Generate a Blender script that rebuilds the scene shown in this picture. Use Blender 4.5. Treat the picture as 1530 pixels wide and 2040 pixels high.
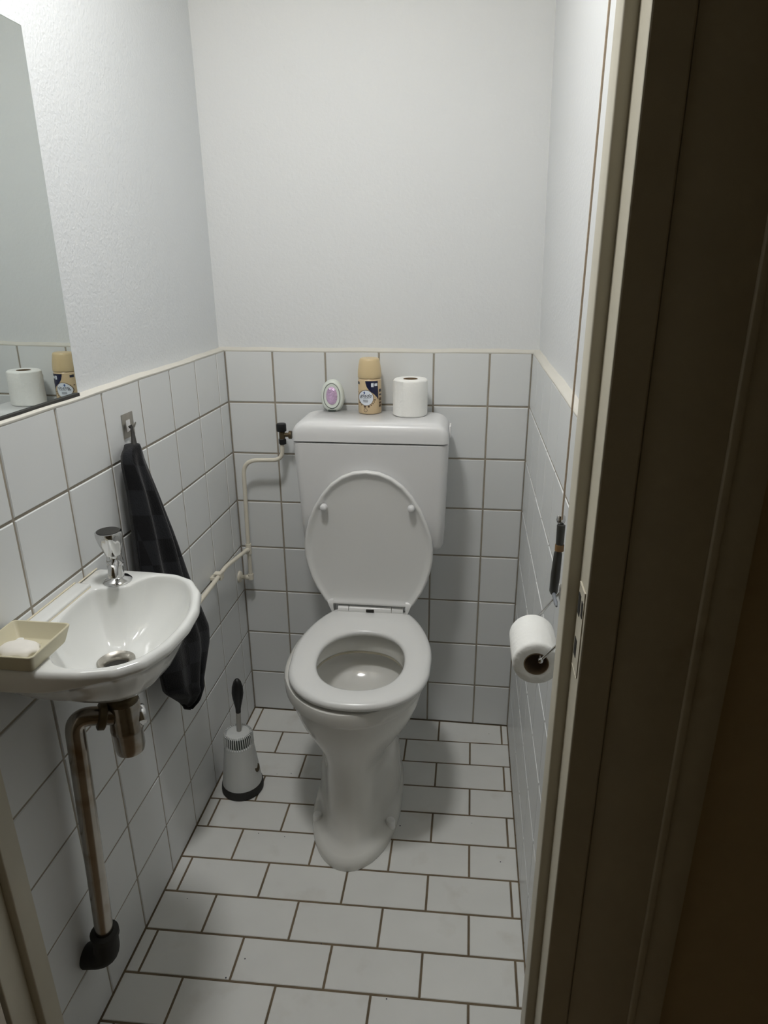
import bpy, bmesh, math, random
import numpy as np
from mathutils import Vector, Matrix
random.seed(4)
for o in list(bpy.data.objects): bpy.data.objects.remove(o)
S = bpy.context.scene
C = S.collection

# ------------------------------------------------------------------ camera
CAM = np.array([0.6969, -1.8813, 1.4343]); YAW, PIT, ROL, FPX = 0.1266, -0.3502, -0.0067, 1332.256
CF = np.array([-math.sin(YAW)*math.cos(PIT), math.cos(YAW)*math.cos(PIT), math.sin(PIT)])
_r = np.array([math.cos(YAW), math.sin(YAW), 0.0]); _u = np.cross(_r, CF)
CR = math.cos(ROL)*_r + math.sin(ROL)*_u; CU = -math.sin(ROL)*_r + math.cos(ROL)*_u
cd = bpy.data.cameras.new('camera'); cam = bpy.data.objects.new('camera', cd); C.objects.link(cam)
cd.sensor_fit = 'VERTICAL'; cd.sensor_height = 36.0; cd.lens = FPX*36.0/2040.0; cd.clip_start = 0.02
M3 = Matrix(((CR[0], CU[0], -CF[0]), (CR[1], CU[1], -CF[1]), (CR[2], CU[2], -CF[2])))
cam.matrix_world = Matrix.Translation(Vector(CAM.tolist())) @ M3.to_4x4()
S.camera = cam
# ------------------------------------------------------------------ world, exposure
w = bpy.data.worlds.new('world'); S.world = w; w.use_nodes = True
w.node_tree.nodes['Background'].inputs['Color'].default_value = (0.9, 0.95, 1.0, 1)
w.node_tree.nodes['Background'].inputs['Strength'].default_value = 0.0
S.view_settings.view_transform = 'Standard'; S.view_settings.look = 'None'
S.view_settings.gamma = 1.0; S.view_settings.use_curve_mapping = False
S.view_settings.exposure = 0.0
LAMP = (0.34, -0.93, 2.32); LAMP_R = 0.10; LAMP_POWER = 98.0

# pixel -> point on a wall, floor or other known plane
def pl(u, v, ax, val):
    d = CF + CR*(u-765)/FPX - CU*(v-1020)/FPX
    return CAM + d*(val-CAM[ax])/d[ax]
def PX(u, v, a=0.0): return pl(u, v, 0, a)
def PY(u, v, a=0.0): return pl(u, v, 1, a)
def PZ(u, v, a=0.0): return pl(u, v, 2, a)

# ------------------------------------------------------------------ materials
def lin(c): return tuple(((x/255)/12.92 if x/255 <= .04045 else ((x/255+.055)/1.055)**2.4) for x in c)
def mat(name, rgb, rough=.5, metal=0.0, var=.03, vscale=8.0, bump=0.0, bscale=200.0, spec=.5, coat=0.0, rgb2=None, mixscale=3.0, mixlo=.5, mixhi=.7, rnd=0.0, bdist=.001, bdetail=3.0):
    m = bpy.data.materials.new(name); m.use_nodes = True; nt = m.node_tree; n = nt.nodes; L = nt.links
    b = n['Principled BSDF']; c = lin(rgb)
    b.inputs['Roughness'].default_value = rough; b.inputs['Metallic'].default_value = metal
    b.inputs['Specular IOR Level'].default_value = spec
    b.inputs['Coat Weight'].default_value = coat; b.inputs['Coat Roughness'].default_value = .08
    tc = n.new('ShaderNodeTexCoord'); no = n.new('ShaderNodeTexNoise'); no.inputs['Scale'].default_value = vscale; no.inputs['Detail'].default_value = 4
    L.new(tc.outputs['Object'], no.inputs['Vector'])
    mr = n.new('ShaderNodeMapRange'); mr.inputs['To Min'].default_value = 1-var; mr.inputs['To Max'].default_value = 1+var
    mr.inputs['From Min'].default_value = .3; mr.inputs['From Max'].default_value = .7
    L.new(no.outputs['Fac'], mr.inputs['Value'])
    hs = n.new('ShaderNodeHueSaturation'); hs.inputs['Color'].default_value = (*c, 1)
    last = mr.outputs['Result']
    if rnd:
        oi = n.new('ShaderNodeObjectInfo'); m2 = n.new('ShaderNodeMapRange'); m2.inputs['To Min'].default_value = 1-rnd; m2.inputs['To Max'].default_value = 1+rnd
        L.new(oi.outputs['Random'], m2.inputs['Value']); mu = n.new('ShaderNodeMath'); mu.operation = 'MULTIPLY'
        L.new(last, mu.inputs[0]); L.new(m2.outputs['Result'], mu.inputs[1]); last = mu.outputs[0]
    L.new(last, hs.inputs['Value'])
    if rgb2:
        n2 = n.new('ShaderNodeTexNoise'); n2.inputs['Scale'].default_value = mixscale; n2.inputs['Detail'].default_value = 5
        L.new(tc.outputs['Object'], n2.inputs['Vector'])
        m3 = n.new('ShaderNodeMapRange'); m3.inputs['From Min'].default_value = mixlo; m3.inputs['From Max'].default_value = mixhi
        L.new(n2.outputs['Fac'], m3.inputs['Value'])
        mx = n.new('ShaderNodeMix'); mx.data_type = 'RGBA'; mx.inputs['A'].default_value = (*c, 1); mx.inputs['B'].default_value = (*lin(rgb2), 1)
        L.new(m3.outputs['Result'], mx.inputs['Factor']); L.new(mx.outputs['Result'], hs.inputs['Color'])
    L.new(hs.outputs['Color'], b.inputs['Base Color'])
    if bump:
        n3 = n.new('ShaderNodeTexNoise'); n3.inputs['Scale'].default_value = bscale; n3.inputs['Detail'].default_value = bdetail
        L.new(tc.outputs['Object'], n3.inputs['Vector'])
        bp = n.new('ShaderNodeBump'); bp.inputs['Strength'].default_value = bump; bp.inputs['Distance'].default_value = bdist
        L.new(n3.outputs['Fac'], bp.inputs['Height']); L.new(bp.outputs['Normal'], b.inputs['Normal'])
    return m
M = {}
M['tile'] = mat('wall_tile_glaze', (226, 228, 228), .32, var=.012, vscale=5, rnd=.012, bump=.06, bscale=9, bdist=.004)
M['ftile'] = mat('floor_tile', (230, 230, 226), .38, var=.02, vscale=14, rnd=.015, rgb2=(208, 204, 194), mixscale=9, mixlo=.6, mixhi=.9, bump=.06, bscale=30)
M['grout'] = mat('wall_grout', (158, 150, 136), .9, var=.12, vscale=20, bump=.3, bscale=300)
M['fgrout'] = mat('floor_grout', (116, 102, 82), .95, var=.25, vscale=14, bump=.4, bscale=300)
M['plaster'] = mat('painted_plaster', (224, 226, 227), .75, var=.008, vscale=3, bump=.22, bscale=120, bdist=.004, bdetail=4)
M['plaster_left'] = mat('painted_plaster_stippled', (221, 224, 226), .6, var=.008, vscale=3, bump=.32, bscale=165, bdist=.004, bdetail=4)
M['sealant'] = mat('paint_bead', (208, 205, 196), .6, var=.03, vscale=12, bump=.2, bscale=60)
M['caulk'] = mat('yellowed_caulk', (222, 212, 188), .6, var=.08, vscale=25)
M['porcelain'] = mat('white_porcelain', (228, 227, 222), .12, var=.008, vscale=4, coat=.3)
M['wc'] = mat('toilet_porcelain', (226, 225, 219), .14, var=.01, vscale=4, coat=.3)
M['basin'] = mat('basin_porcelain', (230, 231, 228), .1, var=.008, vscale=4, coat=.3)
M['bowlstain'] = mat('lime_stained_porcelain', (186, 178, 156), .25, var=.1, vscale=30)
M['plast'] = mat('white_plastic', (228, 228, 228), .3, var=.006, vscale=3)
M['seat'] = mat('seat_plastic', (230, 230, 228), .25, var=.006, vscale=3)
M['cap_white'] = mat('bright_white_plastic', (244, 244, 242), .35, var=.005)
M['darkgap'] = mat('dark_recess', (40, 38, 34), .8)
M['pipe'] = mat('painted_pipe', (226, 220, 204), .4, var=.03, vscale=30)
M['chrome'] = mat('chrome', (205, 205, 205), .09, 1.0, var=.02)
M['oldchrome'] = mat('tarnished_chrome', (172, 167, 160), .2, 1.0, var=.08, vscale=25, rgb2=(138, 122, 102), mixscale=22, mixlo=.5, mixhi=.75)
M['steel'] = mat('brushed_steel', (176, 172, 164), .38, 1.0, var=.05, vscale=60)
M['brass'] = mat('dull_brass', (96, 84, 62), .5, .6, var=.15, vscale=60)
M['black'] = mat('black_plastic', (22, 22, 22), .45, var=.1)
M['rubber'] = mat('black_rubber', (44, 43, 40), .7, var=.15, vscale=40)
M['cord'] = mat('brown_cord', (176, 158, 136), .8, var=.1, vscale=200, bump=.4, bscale=900)
M['handle'] = mat('dark_grey_handle', (58, 58, 54), .4, var=.1, vscale=30)
M['band'] = mat('tan_band', (128, 98, 60), .6, var=.1)
M['bluegrey'] = mat('grey_plastic_tip', (128, 132, 138), .45, var=.05)
M['beige'] = mat('beige_plastic', (206, 199, 172), .45, var=.03, vscale=20)
M['soap'] = mat('white_soap', (236, 232, 224), .5, var=.03, vscale=40, bump=.3, bscale=60)
M['paper'] = mat('toilet_paper', (244, 244, 240), .95, var=.012, vscale=30, bump=.5, bscale=90, bdist=.003)
M['card'] = mat('grey_cardboard', (128, 108, 84), .9, var=.1, vscale=50)
M['cap'] = mat('gold_beige_cap', (214, 192, 150), .38, var=.02)
M['can'] = mat('beige_can', (214, 190, 152), .3, var=.02, coat=.2)
M['navy'] = mat('navy_print', (26, 30, 62), .35, var=.05)
M['badge'] = mat('white_print', (226, 232, 240), .35, var=.02)
M['ink'] = mat('dark_print', (44, 46, 60), .4)
M['inkblue'] = mat('blue_print', (60, 90, 150), .4)
M['inkbrown'] = mat('brown_print', (96, 76, 56), .4)
M['mint'] = mat('pale_mint_plastic', (220, 226, 218), .35, var=.01)
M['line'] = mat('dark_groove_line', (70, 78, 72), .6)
M['foil'] = mat('lilac_foil', (214, 184, 218), .28, .35, var=.12, vscale=90, bump=.9, bscale=140, bdist=.004)
M['frame'] = mat('cream_frame_paint', (206, 200, 182), .45, var=.04, vscale=10, rgb2=(160, 140, 106), mixscale=7, mixlo=.66, mixhi=.85)
M['doorp'] = mat('cream_door_paint', (214, 204, 190), .45, var=.02, vscale=4)
M['hall'] = mat('hall_wall', (196, 180, 148), .8, var=.03)
M['hallfloor'] = mat('hall_floor', (130, 112, 88), .6, var=.1)
M['whitepl'] = mat('ceiling_white', (232, 232, 230), .9, var=.005)
M['brushw'] = mat('brush_white', (214, 216, 214), .4, var=.01)
M['clearrod'] = mat('pale_grey_rod', (176, 174, 168), .3)

def mirror_mat():
    m = bpy.data.materials.new('mirror_silver'); m.use_nodes = True; nt = m.node_tree; b = nt.nodes['Principled BSDF']
    b.inputs['Metallic'].default_value = 1; b.inputs['Roughness'].default_value = .01
    tc = nt.nodes.new('ShaderNodeTexCoord'); no = nt.nodes.new('ShaderNodeTexNoise'); no.inputs['Scale'].default_value = 3
    cr = nt.nodes.new('ShaderNodeValToRGB'); cr.color_ramp.elements[0].color = (.70, .74, .73, 1); cr.color_ramp.elements[1].color = (.72, .76, .75, 1)
    nt.links.new(tc.outputs['Object'], no.inputs['Vector']); nt.links.new(no.outputs['Fac'], cr.inputs['Fac']); nt.links.new(cr.outputs['Color'], b.inputs['Base Color'])
    return m
M['mirror'] = mirror_mat()
def towel_mat():
    m = bpy.data.materials.new('black_towel_cloth'); m.use_nodes = True; nt = m.node_tree; n = nt.nodes; b = n['Principled BSDF']
    b.inputs['Roughness'].default_value = .95; b.inputs['Specular IOR Level'].default_value = .15
    b.inputs['Sheen Weight'].default_value = .15
    tc = n.new('ShaderNodeTexCoord'); ch = n.new('ShaderNodeTexChecker'); ch.inputs['Scale'].default_value = 1.0
    ch.inputs['Color1'].default_value = (*lin((18, 18, 20)), 1); ch.inputs['Color2'].default_value = (*lin((33, 34, 37)), 1)
    nt.links.new(tc.outputs['UV'], ch.inputs['Vector']); nt.links.new(ch.outputs['Color'], b.inputs['Base Color'])
    no = n.new('ShaderNodeTexNoise'); no.inputs['Scale'].default_value = 350
    nt.links.new(tc.outputs['Object'], no.inputs['Vector']); bp = n.new('ShaderNodeBump'); bp.inputs['Strength'].default_value = .6; bp.inputs['Distance'].default_value = .002
    nt.links.new(no.outputs['Fac'], bp.inputs['Height']); nt.links.new(bp.outputs['Normal'], b.inputs['Normal'])
    return m
M['towel'] = towel_mat()
def emit_mat(strength):
    m = bpy.data.materials.new('lamp_glow'); m.use_nodes = True; nt = m.node_tree; b = nt.nodes['Principled BSDF']
    b.inputs['Base Color'].default_value = (.9, .9, .9, 1); b.inputs['Emission Color'].default_value = (1.0, 1.0, .993, 1); b.inputs['Emission Strength'].default_value = strength
    return m
def water_mat():
    m = bpy.data.materials.new('water'); m.use_nodes = True; b = m.node_tree.nodes['Principled BSDF']
    b.inputs['Base Color'].default_value = (.9, .93, .92, 1); b.inputs['Roughness'].default_value = .02; b.inputs['Transmission Weight'].default_value = 1; b.inputs['IOR'].default_value = 1.33
    return m
M['water'] = water_mat()

# ------------------------------------------------------------------ helpers
def link(o, parent=None):
    C.objects.link(o)
    if parent is not None:
        o.parent = parent
        if parent.type == 'EMPTY': o.matrix_parent_inverse = Matrix.Translation(-parent.location)
    return o
def tag(o, label=None, cat=None, group=None, kind=None):
    if label: o['label'] = label
    if cat: o['category'] = cat
    if group: o['group'] = group
    if kind: o['kind'] = kind
    return o
def thing(name, loc, label, cat, group=None):
    o = bpy.data.objects.new(name, None); o.location = loc; o.empty_display_size = .05; C.objects.link(o)
    return tag(o, label, cat, group)
def finish(me, m, smooth, angle):
    me.materials.append(m)
    me.update()
    if smooth:
        me.polygons.foreach_set('use_smooth', [True]*len(me.polygons))
        me.set_sharp_from_angle(angle=math.radians(angle))
def obj(name, vf, m, parent=None, smooth=True, angle=40, fix=True):
    v, f = vf
    me = bpy.data.meshes.new(name); me.from_pydata([tuple(float(c) for c in p) for p in v], [], [tuple(q) for q in f])
    if fix:
        bm = bmesh.new(); bm.from_mesh(me); bmesh.ops.remove_doubles(bm, verts=bm.verts, dist=1e-6); bmesh.ops.recalc_face_normals(bm, faces=bm.faces); bm.to_mesh(me); bm.free()
    finish(me, M[m] if isinstance(m, str) else m, smooth, angle)
    return link(bpy.data.objects.new(name, me), parent)
def box(x0, x1, y0, y1, z0, z1, bev=0.0, seg=2):
    bm = bmesh.new(); bmesh.ops.create_cube(bm, size=1)
    for v in bm.verts: v.co = Vector(((x0+x1)/2+v.co.x*(x1-x0), (y0+y1)/2+v.co.y*(y1-y0), (z0+z1)/2+v.co.z*(z1-z0)))
    if bev: bmesh.ops.bevel(bm, geom=list(bm.edges), offset=bev, segments=seg, affect='EDGES', profile=.5)
    bm.verts.index_update(); r = ([v.co.copy() for v in bm.verts], [[v.index for v in f.verts] for f in bm.faces]); bm.free(); return r
def join(*parts):
    V, F = [], []
    for v, f in parts:
        k = len(V); V += list(v); F += [[i+k for i in q] for q in f]
    return V, F
def loft(rings, cap0=True, cap1=True, closed=True):
    n = len(rings[0]); V = [p for r in rings for p in r]; F = []
    for i in range(len(rings)-1):
        for j in range(n if closed else n-1):
            k = (j+1) % n; F.append([i*n+j, i*n+k, (i+1)*n+k, (i+1)*n+j])
    if cap0: F.append(list(range(n))[::-1])
    if cap1: F.append([(len(rings)-1)*n+j for j in range(n)])
    return V, F
def lathe(profile, c=(0, 0, 0), n=32, axis=(0, 0, 1), up=None, cap0=True, cap1=True, sweep=None):
    a = Vector(axis).normalized(); t = Vector((1, 0, 0)) if abs(a.x) < .9 else Vector((0, 1, 0))
    e1 = (t - a*t.dot(a)).normalized(); e2 = a.cross(e1); c = Vector(c)
    rings = [[c + a*h + (e1*math.cos(2*math.pi*j/n)+e2*math.sin(2*math.pi*j/n))*max(r, 1e-5) for j in range(n)] for r, h in profile]
    return loft(rings, cap0, cap1)
def tube(pts, r, n=14, cap=True):
    P = [Vector(p) for p in pts]; rr = r if isinstance(r, (list, tuple)) else [r]*len(P)
    t0 = (P[1]-P[0]).normalized(); e = Vector((0, 0, 1)) if abs(t0.z) < .9 else Vector((1, 0, 0)); e = (e-t0*e.dot(t0)).normalized(); rings = []
    for i, p in enumerate(P):
        a = (P[i]-P[i-1]).normalized() if i else t0
        b = (P[i+1]-P[i]).normalized() if i < len(P)-1 else a
        t = (a+b).normalized(); e = (e-t*e.dot(t)).normalized(); f = t.cross(e)
        rings.append([p+(e*math.cos(2*math.pi*j/n)+f*math.sin(2*math.pi*j/n))*rr[i] for j in range(n)])
    return loft(rings, cap, cap)
def fillet(pts, r, n=8):
    P = [Vector(p) for p in pts]; out = [P[0]]
    for i in range(1, len(P)-1):
        a, b = (P[i-1]-P[i]), (P[i+1]-P[i]); k = min(r, a.length*.49, b.length*.49)
        A, B = P[i]+a.normalized()*k, P[i]+b.normalized()*k
        for j in range(n+1):
            t = j/n; out.append(A*(1-t)**2+P[i]*2*t*(1-t)+B*t*t)
    out.append(P[-1]); return out
def rrect(x0, x1, y0, y1, r, z, n=6):
    out = []
    for cx, cy, a0 in ((x1-r, y1-r, 0), (x0+r, y1-r, 90), (x0+r, y0+r, 180), (x1-r, y0+r, 270)):
        for j in range(n+1):
            a = math.radians(a0+90*j/n); out.append((cx+r*math.cos(a), cy+r*math.sin(a), z))
    return out
def radial(poly, c, n):
    """distance from c to a closed outline, for n directions"""
    P = [np.array(p[:2], float)-np.array(c[:2], float) for p in poly]; R = []
    for j in range(n):
        a = 2*math.pi*j/n; d = np.array([math.cos(a), math.sin(a)]); best = 0
        for i in range(len(P)):
            p, q = P[i], P[(i+1) % len(P)]; e = q-p; den = d[0]*e[1]-d[1]*e[0]
            if abs(den) < 1e-12: continue
            t = (p[0]*e[1]-p[1]*e[0])/den; s = (p[0]*d[1]-p[1]*d[0])/den
            if t > 0 and -1e-9 <= s <= 1+1e-9: best = max(best, t)
        R.append(best)
    return R
def smoothpoly(poly, it=2):
    for _ in range(it):
        out = []
        for i in range(len(poly)):
            p, q = np.array(poly[i], float), np.array(poly[(i+1) % len(poly)], float); out += [tuple(.75*p+.25*q), tuple(.25*p+.75*q)]
        poly = out
    return poly

# ================================================================== THE ROOM
W, ZT, P, YF = 0.8665, 1.2158, 0.153, -1.14
CEIL = 2.38
J = 0.0044
def tilemesh(a, b, bev=.0018, th=.006):
    """glazed tile in its own plane: u along x, v along y, face towards +z"""
    V = [(-a/2, -b/2, -th), (a/2, -b/2, -th), (a/2, b/2, -th), (-a/2, b/2, -th),
         (-a/2, -b/2, -bev), (a/2, -b/2, -bev), (a/2, b/2, -bev), (-a/2, b/2, -bev),
         (-a/2+bev, -b/2+bev, 0), (a/2-bev, -b/2+bev, 0), (a/2-bev, b/2-bev, 0), (-a/2+bev, b/2-bev, 0)]
    F = [[8, 9, 10, 11]]
    for k in range(4):
        l = (k+1) % 4; F += [[k, l, 4+l, 4+k], [4+k, 4+l, 8+l, 8+k]]
    return V, F
_tm = {}
def tile(wall, a, b, loc, ex, ey, m):
    key = (round(a, 4), round(b, 4), m)
    if key not in _tm:
        V, F = tilemesh(a, b); me = bpy.data.meshes.new('tile'); me.from_pydata(V, [], F); finish(me, M[m], False, 30); _tm[key] = me
    o = bpy.data.objects.new('tile', _tm[key]); ez = Vector(ex).cross(Vector(ey))
    j = Matrix.Rotation(random.uniform(-.0022, .0022), 4, 'X') @ Matrix.Rotation(random.uniform(-.0022, .0022), 4, 'Y')
    R = Matrix((ex, ey, tuple(ez))).transposed().to_4x4()
    o.matrix_world = Matrix.Translation(loc) @ R @ j; C.objects.link(o); o.parent = wall
    return o
def spans(cuts, lo, hi):
    c = [lo]+[x for x in sorted(cuts) if lo+.004 < x < hi-.004]+[hi]
    return list(zip(c[:-1], c[1:]))
zrows = spans([.1492+P*k for k in range(7)], 0.0, ZT)
# back wall
wb = tag(obj('wall_back', box(-.14, W+.14, .012, .14, 0, CEIL), 'plaster', smooth=False), 'white painted back wall tiled to chest height behind the cistern', kind='structure')
obj('grout', box(-.001, W+.001, .0016, .0125, 0, ZT), 'grout', wb, False)
for x0, x1 in spans([.14+P*k for k in range(5)], 0, W):
    for z0, z1 in zrows: tile(wb, x1-x0-J, z1-z0-J, ((x0+x1)/2, 0, (z0+z1)/2), (1, 0, 0), (0, 0, 1), 'tile')
# left wall
wl = tag(obj('wall_left', box(-.16, -.02, YF, .14, 0, CEIL), 'plaster_left', smooth=False), 'left wall, stippled white paint above white tiles', kind='structure')
obj('grout', box(-.0205, -.0016, YF, .001, 0, ZT), 'grout', wl, False)
for y0, y1 in spans([-(.066+P*k) for k in range(8)], YF, 0):
    for z0, z1 in zrows: tile(wl, y1-y0-J, z1-z0-J, (0, (y0+y1)/2, (z0+z1)/2), (0, 1, 0), (0, 0, 1), 'tile')
# right wall; its plaster leans in a little towards the ceiling
xr0, xr1 = .884, .884-.0235*(CEIL-1.2158)
wr = tag(obj('wall_right', loft([[(.884, YF, 0), (1.02, YF, 0), (1.02, .14, 0), (.884, .14, 0)], [(xr0, YF, ZT-.01), (1.02, YF, ZT-.01), (1.02, .14, ZT-.01), (xr0, .14, ZT-.01)], [(xr1, YF, CEIL), (1.02, YF, CEIL), (1.02, .14, CEIL), (xr1, .14, CEIL)]]), 'plaster', smooth=False), 'right wall, smooth white paint above white tiles', kind='structure')
obj('grout', box(W+.0016, .8845, YF, .001, 0, ZT), 'grout', wr, False)
for y0, y1 in spans([-(.006+P*k) for k in range(1, 8)], YF, 0):
    for z0, z1 in zrows: tile(wr, y1-y0-J, z1-z0-J, (W, (y0+y1)/2, (z0+z1)/2), (0, -1, 0), (0, 0, 1), 'tile')
# painted bead on top of the tiles (uneven ledge)
def bead(name, wall, p0, p1, nrm, dep, lift):
    n = 26; rings = []
    for i in range(n+1):
        t = i/n; x, y = p0[0]+(p1[0]-p0[0])*t, p0[1]+(p1[1]-p0[1])*t; h = .0012*math.sin(17*t)+.0008*math.sin(43*t+1)
        rings.append([(x+nrm[0]*o_, y+nrm[1]*o_, ZT+z_) for o_, z_ in ((-.002, -.006), (.0006, -.002+h*.5), (.0, .0008+h*.5), (-dep*.3, .001+lift*.35+h*.5), (-dep, .002+lift+h), (-dep-.004, -.006))])
    obj(name, loft(rings), 'sealant', wall, True, 60)
bead('paint_ledge', wb, (-.02, 0), (W+.02, 0), (0, -1), .0125, .006)
bead('paint_ledge', wl, (0, .01), (0, YF), (1, 0), .0205, .003)
bead('paint_ledge', wr, (W, .01), (W, YF), (-1, 0), .0185, .006)
# floor
fl = tag(obj('floor', box(-.02, W+.02, YF-.09, .0016, -.08, -.0012), 'fgrout', smooth=False), 'floor of white oblong tiles in running bond with brown joints', kind='structure')
def fy(k, x): return -(.1021*k+.017-.0286*x)
JF = .0050
for k in range(0, 12):
    off = .0306 if k % 2 == 0 else .1324
    for x0, x1 in spans([off+.2036*j for j in range(-1, 5)], 0, W):
        y1a, y1b = (fy(k, x0), fy(k, x1)) if k else (0, 0)
        y0a, y0b = fy(k+1, x0), fy(k+1, x1)
        a, b = x0+JF/2, x1-JF/2
        h = JF/2; tl = random.uniform(-.0003, .0003)
        def ring(i, z): return [(a+i, y0a+h+i, z), (b-i, y0b+h+i, z+tl), (b-i, y1b-h-i, z+tl), (a+i, y1a-h-i, z)]
        V = ring(0, -.008)+ring(0, -.0012)+ring(.0012, 0); F = [[8, 9, 10, 11]]
        for q in range(4):
            l = (q+1) % 4; F += [[q, l, 4+l, 4+q], [4+q, 4+l, 8+l, 8+q]]
        obj('tile', (V, F), 'ftile', fl, False)
# tiny dirt specks lying on the floor tiles
rs = random.Random(9); V, F = [], []
for u, v in [(515, 1660), (567, 1667), (373, 1790), (450, 1948), (552, 1542), (580, 1541), (797, 1645), (974, 1462), (997, 1717), (488, 1910), (940, 1640), (640, 1880), (770, 1990)]:
    p = PZ(u, v); r = rs.uniform(.0009, .0022)
    a, b = lathe([(r, 0), (r*.8, .0007), (.0002, .001)], (p[0], p[1], .0), 6); k = len(V); V += a; F += [[i+k for i in q] for q in b]
tag(obj('dirt_specks', (V, F), 'ink', fl, True), 'dark dirt specks', kind='stuff')
# ceiling
tag(obj('ceiling', box(-.16, 1.02, YF, .14, CEIL, CEIL+.1), 'whitepl', smooth=False), 'plain white ceiling', kind='structure')

# front wall with the doorway, door frame (posts with a rebate for the door), hall side
XS, XR_, YS, YD = .8157, .8295, -1.178, -1.225      # stop edge, rebate face, stop face, frame front
XL = .012
HEAD = 2.03
tag(obj('wall_front', join(box(-.9, -.055, YD+.012, YF, 0, CEIL), box(.925, 1.9, YD+.012, YF, 0, CEIL), box(-.055, .925, YD+.012, YF, HEAD+.06, CEIL)), 'hall', smooth=False), 'front wall around the doorway', kind='structure')
fr = tag(obj('trim_1', join(box(-.055, XL-.015, YD, YF+.002, 0, HEAD+.06, .002), box(XR_, .8655, YD, YF+.002, 0, HEAD+.06, .002), box(.8655, .925, YD+.008, YF+.002, 0, HEAD+.06), box(XL-.015, XR_, YD, YF+.002, HEAD, HEAD+.06, .002)), 'frame', smooth=False), 'cream painted wooden door frame', kind='structure')
obj('door_stop', box(XS, XR_+.002, YS, YF+.002, 0, HEAD, .0025, 3), 'frame', fr)
obj('door_stop', box(XL-.017, XL, YS, YF+.002, 0, HEAD, .0025, 3), 'frame', fr)
obj('door_stop', box(XL, XS, YS, YF+.002, HEAD-.014, HEAD+.002, .0025, 3), 'frame', fr)
# strike plate let into the rebate of the right post
za = PX(1162, 1180, XR_)[2]; zb = PX(1146, 1325, XR_)[2]
sp = obj('strike_plate', box(XR_-.0012, XR_+.001, YS-.010, YD+.006, zb-.006, za+.006, .0005), 'frame', fr); sp['label'] = 'painted strike plate with dark latch slots'
for (u0, v0), (u1, v1), ya, yb in (((1161, 1190), (1157, 1232), -.012, -.024), ((1168, 1214), (1165, 1246), -.031, -.039), ((1151, 1275), (1148, 1310), -.014, -.026)):
    obj('latch_slot', box(XR_-.0018, XR_, YS+yb, YS+ya, PX(u1, v1, XR_)[2], PX(u0, v0, XR_)[2]), 'darkgap', sp)
# architrave beside the right post on the hall side
ar = tag(obj('trim_2', join(box(.8665, .9455, YD+.003, YD+.014, 0, HEAD+.06, .001), box(.945, .955, YD+.0005, YD+.014, 0, HEAD+.06, .0025, 3), box(.9545, .988, YD+.003, YD+.014, 0, HEAD+.06, .002)), 'frame', smooth=True), 'moulded door casing in deep shade at the right', kind='structure')
# open door leaf, swung out into the hall on the left
dl = tag(obj('door_1', box(-.045, -.004, -2.02, YD-.008, .012, HEAD-.006, .002), 'doorp', smooth=False), 'cream door leaf standing open at the lower left', kind='structure')
obj('door_panel', box(-.0045, -.001, -1.90, YD-.13, .25, .95, .0015), 'doorp', dl); obj('door_panel', box(-.0045, -.001, -1.90, YD-.13, 1.1, 1.98, .0015), 'doorp', dl)
for z in (.04, 1.0, 1.85): obj('hinge', lathe([(.007, 0), (.008, .004), (.008, .08), (.007, .084)], (.0, YD-.010, z), 12), 'steel', dl)
# the hall
tag(obj('floor_hall', box(-.9, 1.9, -2.9, YF-.09, -.08, -.0015), 'hallfloor', smooth=False), 'dark hall floor', kind='structure')
tag(obj('wall_hall', join(box(-.9, 1.9, -3.0, -2.9, 0, CEIL), box(-1.0, -.9, -3.0, YF, 0, CEIL), box(1.9, 2.0, -3.0, YF, 0, CEIL)), 'hall', smooth=False), 'hall walls behind the camera', kind='structure')
tag(obj('ceiling_hall', box(-1.0, 2.0, -3.0, YF, CEIL, CEIL+.1), 'hall', smooth=False), 'hall ceiling', kind='structure')

# round ceiling light (above the picture): white drum with a shallow opal cover facing down
lp = thing('ceiling_light', (LAMP[0], LAMP[1], CEIL), 'round white ceiling light with an opal cover', 'lamp')
obj('base', lathe([(LAMP_R+.006, CEIL-LAMP[2]), (LAMP_R+.008, CEIL-LAMP[2]-.004), (LAMP_R+.008, .002), (LAMP_R+.002, -.002), (LAMP_R+.0005, .004)], LAMP, 48, cap1=False), 'plast', lp)
obj('opal_cover', lathe([(LAMP_R*math.sin(math.pi/2*i/8), -.008*math.cos(math.pi/2*i/8)) for i in range(9)]+[(LAMP_R, .003)], LAMP, 48), emit_mat(LAMP_POWER), lp)

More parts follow.
